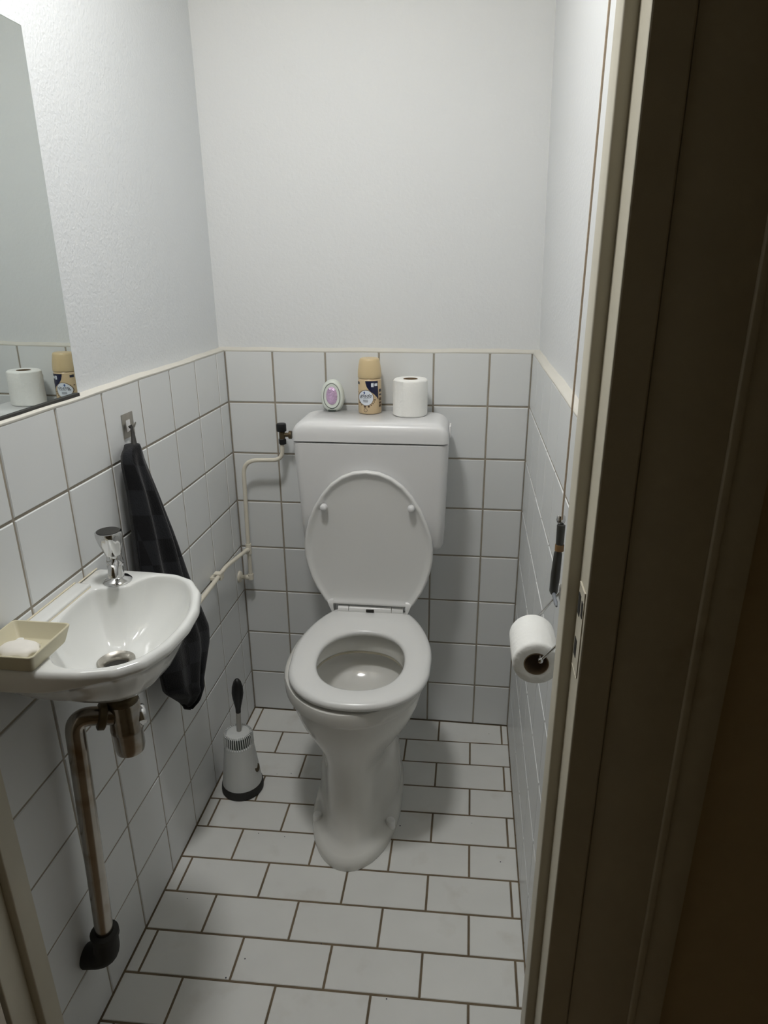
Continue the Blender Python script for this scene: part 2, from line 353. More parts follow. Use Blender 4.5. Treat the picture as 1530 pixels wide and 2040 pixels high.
# ================================================================== TOILET
XC = .436
def wring(z, a, yf, yb, yc=-.40, xc=XC, k=0.0, ef=2.0, eb=2.3, n=64):
    out = []
    for j in range(n):
        t = 2*math.pi*j/n; c, s = math.cos(t), math.sin(t); e = ef if s < 0 else eb
        x = a*math.copysign(abs(c)**(2/e), c); y = (yc-yf if s < 0 else yb-yc)*math.copysign(abs(s)**(2/e), s)
        if k:
            u = min(1, max(0, (y+.10)/.14)); x *= 1+k*(u*u*(3-2*u))
        out.append((xc+x, yc+y, z))
    return out
wc = thing('toilet', (XC, -.4, 0), 'tall white floor-standing toilet with its lid up', 'toilet')
R = [wring(0, .122, -.628, -.14, xc=.430, eb=2.8), wring(.016, .1225, -.630, -.14, xc=.430, eb=2.8), wring(.026, .1195, -.626, -.14, xc=.430, eb=2.8), wring(.034, .111, -.616, -.14, xc=.431, k=.06, eb=2.8), wring(.041, .096, -.602, -.14, xc=.431, k=.20, eb=2.6),
     wring(.056, .087, -.591, -.14, xc=.432, k=.32), wring(.09, .083, -.580, -.14, xc=.432, k=.37), wring(.14, .082, -.572, -.14, xc=.432, k=.34), wring(.195, .082, -.566, -.14, xc=.432, k=.20), wring(.225, .083, -.565, -.14, xc=.432, k=.08),
     wring(.25, .089, -.567, -.14, xc=.432, k=.0), wring(.285, .107, -.574, -.14), wring(.32, .132, -.585, -.135), wring(.355, .153, -.598, -.13), wring(.39, .166, -.607, -.125), wring(.42, .172, -.612, -.12),
     wring(.432, .174, -.615, -.115), wring(.438, .182, -.627, -.113, xc=.433), wring(.462, .1835, -.630, -.112, xc=.433), wring(.472, .180, -.627, -.114, xc=.433), wring(.476, .170, -.614, -.122, xc=.433),
     wring(.476, .135, -.568, -.235, yc=-.41), wring(.470, .124, -.556, -.262, yc=-.41), wring(.440, .121, -.553, -.268, yc=-.41), wring(.414, .124, -.556, -.265, yc=-.41)]
bowl = obj('bowl', loft(R, True, False), 'wc', wc, True, 50)
# inside of the bowl below the flushing rim
R2 = [wring(.4135, .1245, -.5565, -.2645, yc=-.41), wring(.419, .142, -.576, -.235, yc=-.41), wring(.405, .147, -.582, -.228, yc=-.41), wring(.38, .138, -.568, -.236, yc=-.41), wring(.356, .126, -.552, -.252, yc=-.41), wring(.340, .111, -.535, -.272, yc=-.41), wring(.326, .090, -.512, -.296, yc=-.41), wring(.316, .066, -.486, -.325, yc=-.41), wring(.3115, .04, -.458, -.36, yc=-.41), wring(.310, .015, -.43, -.39, yc=-.41)]
obj('bowl_interior', loft(R2, False, True), 'porcelain', wc, True, 60)
R3 = [wring(.4205, .1222, -.5545, -.2666, yc=-.41), wring(.4128, .1236, -.5556, -.2654, yc=-.41), wring(.4127, .1275, -.560, -.2605, yc=-.41)]
o = obj('stain_ring', loft(R3, False, False), 'bowlstain', wc); o['label'] = 'brownish lime line under the rim'
obj('water', loft([wring(.3112, .038, -.456, -.362, yc=-.41), wring(.3135, .0525, -.472, -.344, yc=-.41)], True, True), 'water', wc)
# bolt covers and side screw on the foot
for u, v in ((633, 1620), (778, 1632)):
    p = PZ(u, v, .048); o = obj('bolt_cap', lathe([(.0125, -.014), (.0125, .006), (.011, .0105), (.006, .013), (.0005, .0137)], (p[0], p[1], .036), 20), 'cap_white', wc); o['label'] = 'round white bolt cap'
p = PZ(784, 1581, .045); o = obj('screw', lathe([(.0085, -.014), (.0085, .0), (.006, .003), (.0056, -.001), (.0005, -.001)], (p[0]-.004, p[1]+.002, .045), 16, axis=(.75, -.35, .55)), 'steel', wc)
obj('screw_recess', lathe([(.0048, -.002), (.0046, .0022), (.0005, .0022)], (p[0]-.004, p[1]+.002, .045), 12, axis=(.75, -.35, .55)), 'darkgap', o)
# ---- seat
ROT = math.radians(2.4); HC = (.4375, -.150)        # hinge centre
def seatxy(s, x):                                   # s = along the seat from the hinge, x = sideways
    return (HC[0]+x*math.cos(ROT)+s*math.sin(ROT), HC[1]-s*math.cos(ROT)+x*math.sin(ROT))
half = [(0.0, .092), (.012, .100), (.028, .112), (.06, .133), (.10, .152), (.15, .168), (.20, .178), (.25, .1815), (.30, .178)]
for i in range(1, 15):
    t = i/14*math.pi/2; e = 2/2.15; half.append((.30+.177*math.sin(t)**e, .178*math.cos(t)**e if i < 14 else 0))
out_poly = [seatxy(s, x) for s, x in half]+[seatxy(s, -x) for s, x in half[-2::-1]]
out_poly = smoothpoly(out_poly, 2)
NS = 128; sc = seatxy(.272, 0)
Ro = radial(out_poly, sc, NS)
hole = []
for i in range(96):
    t = 2*math.pi*i/96; c, s = math.cos(t), math.sin(t); e = 2/2.2
    hole.append(seatxy(.272+.134*math.copysign(abs(s)**e, s), .111*math.copysign(abs(c)**e, c)))
Ri = radial(hole, sc, NS)
def sring(f, z):
    r = []
    for j in range(NS):
        a = 2*math.pi*j/NS; d = Ri[j]+(Ro[j]-Ri[j])*0; q = f(Ri[j], Ro[j]); r.append((sc[0]+q*math.cos(a), sc[1]+q*math.sin(a), z))
    return r
ZS = .480
rings = [sring(lambda i, o: o-.010, ZS), sring(lambda i, o: o-.003, ZS+.002), sring(lambda i, o: o, ZS+.008), sring(lambda i, o: o-.001, ZS+.013), sring(lambda i, o: o-.005, ZS+.0185), sring(lambda i, o: o-.014, ZS+.0215), sring(lambda i, o: .5*(i+o), ZS+.0215),
         sring(lambda i, o: i+.010, ZS+.018), sring(lambda i, o: i+.003, ZS+.0145), sring(lambda i, o: i, ZS+.009), sring(lambda i, o: i+.002, ZS+.002), sring(lambda i, o: i+.008, ZS), sring(lambda i, o: o-.010, ZS)]
obj('seat', loft(rings, False, False), 'seat', wc, True, 60)
HB = HC[1]-.026
# hinge bar between the seat and the lid
hb = obj('hinge_bar', tube([(HC[0]-.060, HB-.004, ZS+.0245), (HC[0]+.062, HB, ZS+.0245)], .0125, 20), 'seat', wc)
obj('hinge_knuckle', tube([(HC[0]-.092, HB-.005, ZS+.0245), (HC[0]-.0615, HB-.004, ZS+.0245)], .0125, 20), 'seat', wc)
obj('hinge_knuckle', tube([(HC[0]+.0635, HB, ZS+.0245), (HC[0]+.096, HB+.001, ZS+.0245)], .0125, 20), 'seat', wc)
o = obj('clip', box(HC[0]-.010, HC[0]+.013, HB-.0165, HB-.008, ZS+.0225, ZS+.0305, .001), 'darkgap', hb); o['label'] = 'small dark metal clip'
# ---- raised lid (underside facing out), leaning on the cistern
lo = [(0, .4235), (.035, .419), (.067, .406), (.098, .383), (.124, .352), (.147, .315), (.164, .275), (.175, .237), (.1805, .20), (.180, .165), (.175, .134), (.166, .098), (.152, .064), (.138, .040), (.128, .0225), (.121, .0155), (.112, .0135), (.06, .0135)]
lpoly = [(x, z) for x, z in lo]+[(-x, z) for x, z in lo[::-1][:-1]]
LN = 300; lc = (0, .205); Rl = radial(lpoly, lc, LN)
LX, LZ = .4365, .508
def lring(ins, dep):
    r = []
    for j in range(LN):
        a = 2*math.pi*j/LN; q = max(Rl[j]-ins, .0005); x, z = lc[0]+q*math.cos(a), lc[1]+q*math.sin(a)
        r.append((LX+x, -.178-.000*z-.045*z-dep+.004*math.cos(z*3), LZ+z))
    return r
lid = obj('lid', loft([lring(.004, -.004), lring(.001, -.001), lring(0, .004), lring(.001, .011), lring(.004, .0145), lring(.0075, .0145), lring(.011, .0125), lring(.016, .0085), lring(.024, .0065), lring(.05, .0055), lring(.09, .0055)]), 'seat', wc, True, 60)
for sx in (-1, 1): obj('hinge_ear', loft([[(LX+sx*(.1145+w_), y_, z_) for w_, y_ in ((-.0085, -.196), (.0085, -.192), (.0085, -.150), (-.0085, -.150))] for w_, z_ in ()] or [[(LX+sx*.1045, -.1915+d_, z_), (LX+sx*(.1245-.35*(.540-z_)), -.1915+d_, z_), (LX+sx*(.1245-.35*(.540-z_)), -.155-d_, z_), (LX+sx*.1045, -.155-d_, z_)] for z_, d_ in ((.488, .006), (.494, .002), (.52, 0), (.534, .002), (.539, .012))]), 'seat', lid, True, 60)
for u, v in ((645, 1010), (819, 1013)):
    p = PY(u, v, -.205); ob = obj('bumper', lathe([(.0095, -.004), (.0095, .006), (.0085, .010), (.006, .0125), (.0005, .0135)], (p[0], -.2055, p[2]), 20, axis=(0, -1, .05)), 'plast', lid); ob['label'] = 'round white rubber bumper'

# ================================================================== CISTERN
ct = thing('cistern', (.44, -.1, .69), 'white plastic wall-hung cistern behind the raised toilet lid', 'cistern')
def tring(z, ins, top=False, r=.022, ov=0.0):
    t = (z-.69)/(1.0-.69); t = min(max(t, 0), 1)
    x0 = .250-(.250-.235)*t; x1 = .642+(.649-.642)*t; y0 = -.176-.014*t
    return rrect(x0+ins-ov, x1-ins+ov, y0+ins-ov, -.004, max(.006, r-ins*.5), z)
obj('tank', loft([tring(.690, .026), tring(.693, .013), tring(.700, .005), tring(.712, 0), tring(.80, 0), tring(.90, 0), tring(.9968, 0), tring(.9985, .002)]), 'plast', ct, True, 50)
def lidring(z, ix, iy): return rrect(.2335+ix, .6505-ix, -.192+iy, -.030, .02, z)
obj('tank_lid', loft([lidring(1.0022, .003, .003), lidring(1.0034, 0, 0), lidring(1.022, .0005, .0003), lidring(1.034, .004, .0015), lidring(1.043, .010, .004), lidring(1.050, .019, .009), lidring(1.054, .030, .016), lidring(1.055, .042, .026)]), 'plast', ct, True, 60)
obj('lever_cover', box(.6495, .6545, -.125, -.075, 1.006, 1.036, .002), 'plast', ct)

# ---- things on the cistern
ZC = 1.055
# spray can
cx, cy = .4265, -.050
cn = thing('spray_can', (cx, cy, ZC), 'beige air freshener spray can with gold cap on the cistern', 'spray can')
obj('can_body', lathe([(.028, 0), (.0312, .0015), (.0322, .004), (.0322, .091), (.0312, .0945), (.0295, .0965)], (cx, cy, ZC), 48), 'can', cn)
o = obj('cap', lathe([(.0318, .0975), (.0325, .099), (.0325, .106), (.0318, .117), (.0300, .130), (.0276, .1435), (.0262, .1475), (.0245, .149), (.0005, .1492)], (cx, cy, ZC), 48), 'cap', cn); o['label'] = 'tapered gold-beige cap'
CAX = math.radians(8.4)                                    # the side that faces the camera
def canpt(gx, gy, off=.0004):
    """print on the can: gx, gy read off a 5.885x enlargement of the photo"""
    s = max(-.985, min(.985, (620+gx/5.885-736.5)/23.0)); a = math.asin(s)+CAX; z = (827-(690+gy/5.885))/114*.1492
    r = .0322+off; return (cx+r*math.sin(a), cy-r*math.cos(a), ZC+max(.003, min(.0915, z)))
def patch(name, left, right, m, off=.0004, n=8):
    V, F = [], []
    for (a, b) in zip(left, right):
        for j in range(n+1): V.append(canpt(a[0]+(b[0]-a[0])*j/n, a[1]+(b[1]-a[1])*j/n, off))
    for i in range(len(left)-1):
        for j in range(n): k = i*(n+1)+j; F.append([k, k+1, k+n+2, k+n+1])
    return obj(name, (V, F), m, cn)
patch('navy_print', [(634, 382), (638, 420), (650, 465), (672, 500), (705, 530), (738, 560), (765, 595), (778, 622)], [(776, 384), (777, 420), (778, 465), (779, 500), (780, 530), (780, 560), (781, 595), (781, 626)], 'navy')
def disc(name, gx, gy, rx, ry, m, off, r0=0.0):
    n = 40; V, F = [], []
    for k in range(5):
        f = r0+(1-r0)*k/4
        for j in range(n): a = 2*math.pi*j/n; V.append(canpt(gx+rx*f*math.cos(a), gy+ry*f*math.sin(a), off))
    for k in range(4):
        for j in range(n): q = (j+1) % n; F.append([k*n+j, k*n+q, (k+1)*n+q, (k+1)*n+j])
    return obj(name, (V, F), m, cn)
disc('badge_print', 643, 600, 80, 92, 'badge', .0006)
disc('badge_rim', 643, 600, 86, 99, 'inkbrown', .0005, .955)
disc('ring_print', 635, 752, 20, 24, 'ink', .0005, .82)
def text(name, s, gx, gy, size, m, off, shear=.25, parent=None):
    cu = bpy.data.curves.new('t', 'FONT'); cu.body = s; cu.size = 1.0; cu.shear = shear; cu.align_x = 'CENTER'; cu.resolution_u = 3
    t = bpy.data.objects.new('t', cu); C.objects.link(t); bpy.context.view_layer.update()
    me = bpy.data.meshes.new_from_object(t.evaluated_get(bpy.context.evaluated_depsgraph_get())); bpy.data.objects.remove(t)
    bm = bmesh.new(); bm.from_mesh(me); bmesh.ops.triangulate(bm, faces=bm.faces)
    vs = [v.co.copy() for v in bm.verts]; bm.verts.index_update(); fs = [[v.index for v in f.verts] for f in bm.faces]; bm.free()
    return obj(name, ([canpt(gx+v.x*size, gy-v.y*size, off) for v in vs], fs), m, cn)
text('lettering', 'glade', 640, 592, 62, 'ink', .0009, .3)
patch('underline_print', [(612, 604), (612, 608)], [(690, 598), (690, 601)], 'ink', .0009)
patch('leaf_print', [(624, 520), (612, 535), (622, 552)], [(626, 520), (634, 537), (628, 552)], 'inkblue', .0008, 4)
for gy in (626, 638, 650): patch('text_line', [(608+abs(gy-638)*.3, gy-3), (608, gy+2)], [(664, gy-3), (664-abs(gy-638)*.3, gy+2)], 'ink', .0008, 4)
for gx, gy, r in ((742, 625, 9), (735, 650, 7), (720, 670, 7), (700, 688, 7), (672, 706, 11), (628, 708, 13), (572, 665, 8), (590, 690, 6), (553, 540, 6), (575, 540, 5)): disc('flower_print', gx, gy, r, r, 'inkbrown', .00045)
patch('mark_print', [(700, 420), (700, 465)], [(730, 418), (728, 468)], 'badge', .0008, 4); patch('mark_print', [(738, 425), (738, 456)], [(770, 424), (770, 456)], 'badge', .0008, 4)
for y0, y1 in ((500, 535), (558, 578), (605, 640), (655, 680), (690, 720)): patch('side_print', [(790, y0), (790, y1)], [(812, y0), (812, y1)], 'ink' if y0 < 600 else 'inkbrown', .0005, 4)
patch('side_print', [(546, 405), (546, 440)], [(572, 412), (572, 442)], 'ink', .0005, 4)

# spare paper roll
def paper_roll(name, c, R_, r_, h, label, axis=(0, 0, 1), flap=True):
    t = thing(name, c, label, 'toilet paper', 'toilet paper rolls')
    body = [(r_+.0006, .001), (r_+.004, 0), (R_-.004, 0), (R_-.001, .002), (R_, .006), (R_+.0004, h*.5), (R_, h-.006), (R_-.0015, h-.002), (R_-.005, h), (r_+.004, h), (r_+.0006, h-.001), (r_+.0006, .001)]
    obj('paper', lathe(body, c, 56, axis, cap0=False, cap1=False), 'paper', t, True, 50)
    obj('core', lathe([(r_+.0004, .0005), (r_+.0004, h-.0005), (r_-.0008, h-.0005), (r_-.0008, .0005), (r_+.0004, .0005)], c, 32, axis, cap0=False, cap1=False), 'card', t)
    return t
pr_ = paper_roll('toilet_roll', (.541, -.070, ZC), .0465, .0190, .0985, 'full white toilet paper roll standing on the cistern beside the spray can')
V, F = [], []                                            # loose last sheet, folded over near the top
for i in range(13):
    a = math.radians(-140+i*9.5)
    for j in range(7):
        z = ZC+.0985*(.03+.94*j/6); r = .0472+.0012*math.sin(j*1.3+i*.5)*(.3 if i > 1 else 1)+.0006
        if i > 5: r = .0468+.0008*(12-i)/6
        V.append((.541+r*math.sin(a+.02*j), -.070-r*math.cos(a+.02*j), z-(.012 if (j == 6 and i < 3) else 0)))
for i in range(12):
    for j in range(6): k = i*7+j; F.append([k, k+1, k+8, k+7])
obj('loose_sheet', (V, F), 'paper', pr_)

# gel air freshener (egg-shaped)
fc = (.3185, -.036); fz = ZC
fh = thing('air_freshener', (fc[0], fc[1], fz), 'egg-shaped pale mint air freshener with lilac oval on the cistern', 'air freshener')
def egg(sx, sz, n=56, flat=True):
    r = []
    for j in range(n):
        t = 2*math.pi*j/n; x, z = sx*math.cos(t), sz*math.sin(t)
        if z < 0: x *= 1+.10*(-z/sz)
        r.append((x, max(z, -sz*.94) if flat else z))
    return r
def ering(sx, sz, y, cz=.0445, flat=True): return [(fc[0]+x, fc[1]+y+.10*(z+cz)*.35, fz+cz+z) for x, z in egg(sx, sz, flat=flat)]
e0 = .0445*.06
def shift(r): return [(x, y, z-e0) for x, y, z in r]
obj('shell', loft([shift(ering(.029, .042, .012)), shift(ering(.0325, .0455, .007)), shift(ering(.0332, .0462, .0)), shift(ering(.0318, .0448, -.007)), shift(ering(.0285, .0415, -.0115)), shift(ering(.0235, .0365, -.0125))]), 'mint', fh, True, 60)
obj('groove', loft([shift(ering(.0238, .0355, -.0132, .046, False)), shift(ering(.0226, .0343, -.0132, .046, False))], False, False), 'line', fh)
obj('inner_frame', loft([shift(ering(.0222, .0338, -.012, .046, False)), shift(ering(.0215, .033, -.0145, .046, False)), shift(ering(.0165, .0265, -.0140, .046, False))]), 'mint', fh, True, 50)
obj('foil_oval', loft([shift(ering(.0158, .0250, -.0135, .047, False)), shift(ering(.0152, .0244, -.0152, .047, False)), shift(ering(.012, .020, -.0172, .047, False)), shift(ering(.006, .011, -.0185, .047, False)), shift(ering(.0005, .001, -.0188, .047, False))]), 'foil', fh)['label'] = 'shiny lilac foil oval'
obj('tab', box(fc[0]-.011, fc[0]+.011, fc[1]-.0165, fc[1]-.008, fz+.001, fz+.0045, .0008), 'line', fh)

# ================================================================== WATER PIPE with stop valve
wp = thing('water_pipe', (.03, -.03, .6), 'cream painted water pipe from the cistern valve down into the corner', 'pipe')
yv = -.055
pv = [PY(561, 880, yv), PY(561, 905, yv), PY(548, 916, yv), PY(500, 917, yv), PY(483, 930, yv), PY(489, 1000, yv), PY(494, 1086, yv)]
a = PY(562, 878, yv); b = PY(563, 916, yv); c_ = PY(484, 917, yv); d_ = PY(495, 1090, -.045)
obj('riser_pipe', tube(fillet([a, b, c_, d_], .045, 10), .0062, 14), 'pipe', wp)
tee = d_
obj('tee_fitting', join(tube([Vector(d_)+Vector((0, 0, .012)), Vector(d_)-Vector((0, 0, .022))], .0088, 16), tube([Vector(d_)-Vector((0, 0, .006)), Vector(d_)+Vector((-.004, -.016, -.008))], .0082, 16)), 'pipe', wp)
e_ = PY(500, 1150, -.040)
obj('drop_pipe', tube([d_-np.array([0, 0, .018]), e_+np.array([0, 0, .004])], .0062, 14), 'pipe', wp)
obj('elbow_fitting', join(tube([e_+np.array([0, 0, .012]), e_-np.array([0, 0, .006])], .0088, 16), tube([e_, (e_[0]-.016, e_[1], e_[2])], .0082, 16)), 'pipe', wp)
obj('wall_stub', tube([(e_[0]-.008, e_[1], e_[2]), (-.001, e_[1], e_[2])], .0062, 14), 'pipe', wp)
obj('wall_rosette', lathe([(.019, .0), (.0185, .004), (.014, .008), (.007, .010)], (.0003, e_[1], e_[2]), 28, axis=(1, 0, 0)), 'pipe', wp)['label'] = 'round wall rosette'
xb = .024
q1 = PX(437, 1147, xb); q2 = PX(400, 1197, xb); sl = (q2-q1)/(q1[1]-q2[1])
q3 = q1+sl*.56; q3[2] = q1[2]-.02
obj('branch_pipe', tube(fillet([d_+np.array([-.002, -.008, -.006]), (d_[0]-.006, -.10, d_[2]-.002), q1+np.array([0, .05, .004]), q1, q3, (xb, q3[1]-.02, q3[2]+.03), (xb, q3[1]-.022, .79)], .03, 6), .0062, 14), 'pipe', wp)
cl = obj('pipe_clip', join(box(.0, .016, q1[1]-.011, q1[1]+.011, q1[2]-.012, q1[2]-.002, .001), box(.010, xb+.0095, q1[1]-.010, q1[1]+.010, q1[2]+.0062, q1[2]+.0095, .001), box(xb+.0063, xb+.0095, q1[1]-.010, q1[1]+.010, q1[2]-.009, q1[2]+.0095, .001), box(.0, xb+.0095, q1[1]-.010, q1[1]+.010, q1[2]-.010, q1[2]-.0063, .001)), 'pipe', wp, False)
obj('pipe_clip', join(box(.0, .016, -.70, -.68, q1[2]-.022, q1[2]-.012, .001), box(.010, xb+.0095, -.70, -.68, q1[2]-.004, q1[2]-.0008, .001), box(xb+.0063, xb+.0095, -.70, -.68, q1[2]-.020, q1[2]-.0008, .001)), 'pipe', wp, False)
va = thing('stop_valve', (a[0], yv, a[2]), 'small black and brass stop valve beside the cistern', 'valve')
vz = PY(562, 866, yv); vx, vz = vz[0], vz[2]
obj('knob', lathe([(.0135, 0), (.0145, .002), (.0145, .018), (.013, .022), (.0005, .0225)], (vx-.001, yv, vz+.0105), 12), 'black', va, True, 30)
obj('valve_body', lathe([(.0075, -.020), (.0085, -.016), (.0085, .008), (.0065, .010), (.0065, .013)], (vx, yv, vz), 18), 'brass', va)
obj('compression_nut', lathe([(.009, -.028), (.0112, -.026), (.0112, -.013), (.009, -.011)], (vx, yv, vz), 6), 'black', va, False)
obj('outlet', lathe([(.006, .004), (.006, .02), (.0115, .0205), (.0115, .028)], (vx, yv, vz), 18, axis=(1, 0, 0)), 'brass', va)

# ================================================================== WASHBASIN
BZ = .895
bs = thing('washbasin', (.0, -.95, .76), 'small white porcelain corner-rounded washbasin on the left wall', 'washbasin')
outl = [(0.0015, -.787), (.03, -.7865), (.06, -.7865), (.118, -.788), (.165, -.793), (.203, -.812), (.235, -.855), (.256, -.918), (.2625, -.975), (.258, -1.040), (.240, -1.088), (.208, -1.117), (.160, -1.130), (.111, -1.134), (.05, -1.1365), (0.0015, -1.1365)]
inl = [(.040, -.872), (.070, -.866), (.098, -.858), (.108, -.826), (.128, -.806), (.160, -.806), (.192, -.822), (.221, -.864), (.241, -.920), (.2475, -.975), (.243, -1.036), (.227, -1.078), (.199, -1.103), (.155, -1.115), (.118, -1.112), (.092, -1.09), (.070, -1.05), (.050, -1.01), (.040, -.96), (.037, -.91)]
BN = 144; bc = (.112, -.953)
Rout = radial(outl[:1]+[tuple(p) for p in outl[1:]], bc, BN); Rin = radial(smoothpoly(inl, 2), bc, BN)
# round the outer corners away from the wall a touch
def bring(rf, z):
    return [(bc[0]+rf(j)*math.cos(2*math.pi*j/BN), bc[1]+rf(j)*math.sin(2*math.pi*j/BN), z if not callable(z) else z(j)) for j in range(BN)]
dr = .024
def band(j):                                       # depth of the upright rim: deep at the soap shelf, shallow round the bowl
    x, y = bc[0]+Rout[j]*math.cos(2*math.pi*j/BN), bc[1]+Rout[j]*math.sin(2*math.pi*j/BN)
    u = min(1, max(0, (.215-x)/.13)) if y < -1.0 else 0.0
    return .014+.019*u*u*(3-2*u)
def uz(j, t, z):                                   # underside height, meeting the rim band at its lower edge
    f = min(1, t/.45); return (BZ-.003-band(j))*(1-f)**1.5+z*(1-(1-f)**1.5)
top = [bring(lambda j: Rout[j], lambda j: BZ-band(j)), bring(lambda j: Rout[j], BZ-.010), bring(lambda j: Rout[j]-.0012, BZ-.005), bring(lambda j: Rout[j]-.0035, BZ-.0015), bring(lambda j: Rout[j]-.0065, BZ), bring(lambda j: min(Rin[j]+.0045, Rout[j]-.007), BZ), bring(lambda j: Rin[j]+.0018, BZ-.001)]
for t, z in ((0, BZ-.0035), (.015, BZ-.009), (.05, BZ-.019), (.12, BZ-.033), (.24, BZ-.051), (.40, BZ-.068), (.60, BZ-.083), (.80, BZ-.093), (1, BZ-.097)):
    top.append(bring(lambda j, t=t: Rin[j]*(1-t)+dr*t, z))
under = [bring(lambda j, t=t: (Rout[j]-.002)*(1-t)+.030*t, lambda j, t=t, z=z: uz(j, t, z)) for t, z in ((1, .771), (.85, .773), (.66, .780), (.50, .791), (.36, .804), (.24, .816), (.13, .828), (.05, .845), (0, .86))]
obj('bowl', loft(under+top, False, False), 'basin', bs, True, 70)
obj('back_ledge', box(.0012, .031, -1.132, -.862, BZ-.004, BZ+.0055, .003, 3), 'basin', bs, True, 60)
obj('caulk_line', tube([(.032, -.866, BZ+.0003), (.0325, -1.0, BZ+.0006), (.032, -1.13, BZ+.0003)], .0009, 8), 'caulk', bs)
obj('caulk_line', tube([(.0005, -.789, BZ-.0005), (.0005, -.858, BZ-.0005), (.0005, -.864, BZ+.0052), (.0005, -1.134, BZ+.0052)], .0016, 8), 'caulk', bs)
dz = BZ-.097
dn = obj('drain', lathe([(.012, -.030), (.0235, -.002), (.030, .0035), (.0315, .0025), (.0315, .0045), (.029, .0062), (.022, .003), (.0185, -.004), (.017, -.028)], (bc[0], bc[1], dz), 36), 'steel', bs); dn['label'] = 'steel drain ring'
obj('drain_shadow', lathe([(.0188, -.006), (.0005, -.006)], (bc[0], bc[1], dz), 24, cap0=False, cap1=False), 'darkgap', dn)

# tap
tx, ty = .068, -.836
tp = thing('basin_tap', (tx, ty, BZ), 'short chrome pillar tap with a black-topped knob on the washbasin', 'tap')
obj('flange', lathe([(.0255, 0), (.0258, .002), (.022, .006), (.014, .0085), (.0125, .010)], (tx, ty, BZ), 36), 'chrome', tp)
obj('body', lathe([(.0132, .007), (.0132, .028), (.0148, .0295), (.0148, .0325), (.0130, .034), (.0150, .040), (.0135, .047), (.0135, .058)], (tx, ty, BZ), 32), 'chrome', tp)
sp_ = [(tx, ty, BZ+.039), (tx+.006, ty-.014, BZ+.041), (tx+.010, ty-.026, BZ+.037), (tx+.012, ty-.031, BZ+.029), (tx+.0125, ty-.032, BZ+.023)]
obj('spout', tube(fillet(sp_, .01, 5), .0088, 16), 'chrome', tp)
kp = []
hz = BZ+.052; NK = 48; rk = []
for r, h, fl_ in ((.0125, 0, 0), (.0150, .004, .02), (.0175, .012, .06), (.0215, .024, .09), (.0240, .036, .08), (.0242, .042, .05), (.0228, .0455, 0), (.0205, .0462, 0)):
    rk.append([(tx-.004*h/.046+r*(1+fl_*.5*(math.cos(6*2*math.pi*j/NK)-1))*math.cos(2*math.pi*j/NK), ty+r*(1+fl_*.5*(math.cos(6*2*math.pi*j/NK)-1))*math.sin(2*math.pi*j/NK), hz+h) for j in range(NK)])
kn = obj('knob', loft(rk), 'chrome', tp, True, 40)
obj('knob_cap', lathe([(.0204, 0), (.0200, .0012), (.0005, .0022)], (tx-.004, ty, hz+.0460), 32), 'rubber', kn)['label'] = 'dark round inset on top'

# soap dish and soap
zt = BZ+.028
A = PZ(140.5, 1241, zt); B = PZ(74, 1313, zt)
dx1 = (A[0]+B[0])/2; dyb, dyf = A[1], B[1]; dx0 = -.0+.006
def dr_(z, i): return rrect(dx0+i, dx1-.004-i, dyf+i, dyb-i, max(.003, .007-i*.2), z, 4)
dish = thing('soap_dish', ((dx0+dx1)/2, (dyb+dyf)/2, BZ), 'beige rectangular soap dish on the front corner of the washbasin', 'soap dish')
obj('tray', loft([dr_(BZ, .009), dr_(BZ+.002, .0075), dr_(zt-.001, .0), dr_(zt, .0006), dr_(zt, .0026), dr_(zt-.001, .0034), dr_(BZ+.006, .0135), dr_(BZ+.0045, .016)]), 'beige', dish, True, 40)
rk_ = random.Random(2)
for i in range(4):
    for j in range(5):
        x, y = dx0+.024+i*(dx1-.004-dx0-.048)/3, dyf+.026+j*(dyb-dyf-.052)/4
        obj('nub', lathe([(.0028, 0), (.002, .0012), (.0002, .0016)], (x, y, BZ+.0045), 8), 'beige', dish)
p = PZ(42, 1297, BZ+.016); V, F = [], []
sr = []
for i in range(15):
    t = math.pi*i/14; r = math.sin(t)**.75; zz = -math.cos(t)
    sr.append([(p[0]-.003+.031*r*math.cos(a)*(1+.10*math.cos(7*a)*(1 if i < 8 else .25)), p[1]+.022*r*math.sin(a)*(1+.10*math.cos(7*a)*(1 if i < 8 else .25)), BZ+.0175+.0108*zz) for a in [2*math.pi*j/42 for j in range(42)]])
tag(obj('soap_bar', loft(sr), 'soap', None, True, 60), 'worn white bar of soap lying in the beige dish', 'soap')

# ---- bottle trap and waste pipe
tr = thing('drain_trap', (bc[0], bc[1], .62), 'tarnished chrome bottle trap and waste pipe under the washbasin', 'drain pipe')
obj('tailpiece', lathe([(.0165, 0), (.0165, .055)], (bc[0], bc[1], .705), 28), 'oldchrome', tr)
obj('nut', lathe([(.024, 0), (.0265, .003), (.0265, .012), (.024, .015), (.018, .017)], (bc[0], bc[1], .716), 28), 'brass', tr)
obj('trap_cup', lathe([(.0005, 0), (.018, .001), (.0245, .006), (.0265, .016), (.0265, .050), (.0285, .052), (.0285, .058), (.0275, .060), (.0275, .108), (.025, .112)], (bc[0], bc[1], .610), 36), 'oldchrome', tr)
obj('side_boss', lathe([(.020, .0), (.020, .010), (.017, .014), (.0005, .0155)], (bc[0]+.016, bc[1]+.012, .682), 8, axis=(.8, .6, 0)), 'chrome', tr)
t0 = Vector((bc[0]-.012, bc[1]-.016, .700)); t1 = Vector(PX(146, 1428, .048).tolist()); t2 = Vector(PX(210, 1868, .045).tolist())
obj('outlet_nut', lathe([(.021, 0), (.0245, .002), (.0245, .012), (.021, .014)], t0+(t1-t0).normalized()*.012, 24, axis=tuple(t1-t0)), 'brass', tr)
obj('waste_pipe', tube(fillet([t0, t1, t2], .055, 14), .0165, 24), 'oldchrome', tr)
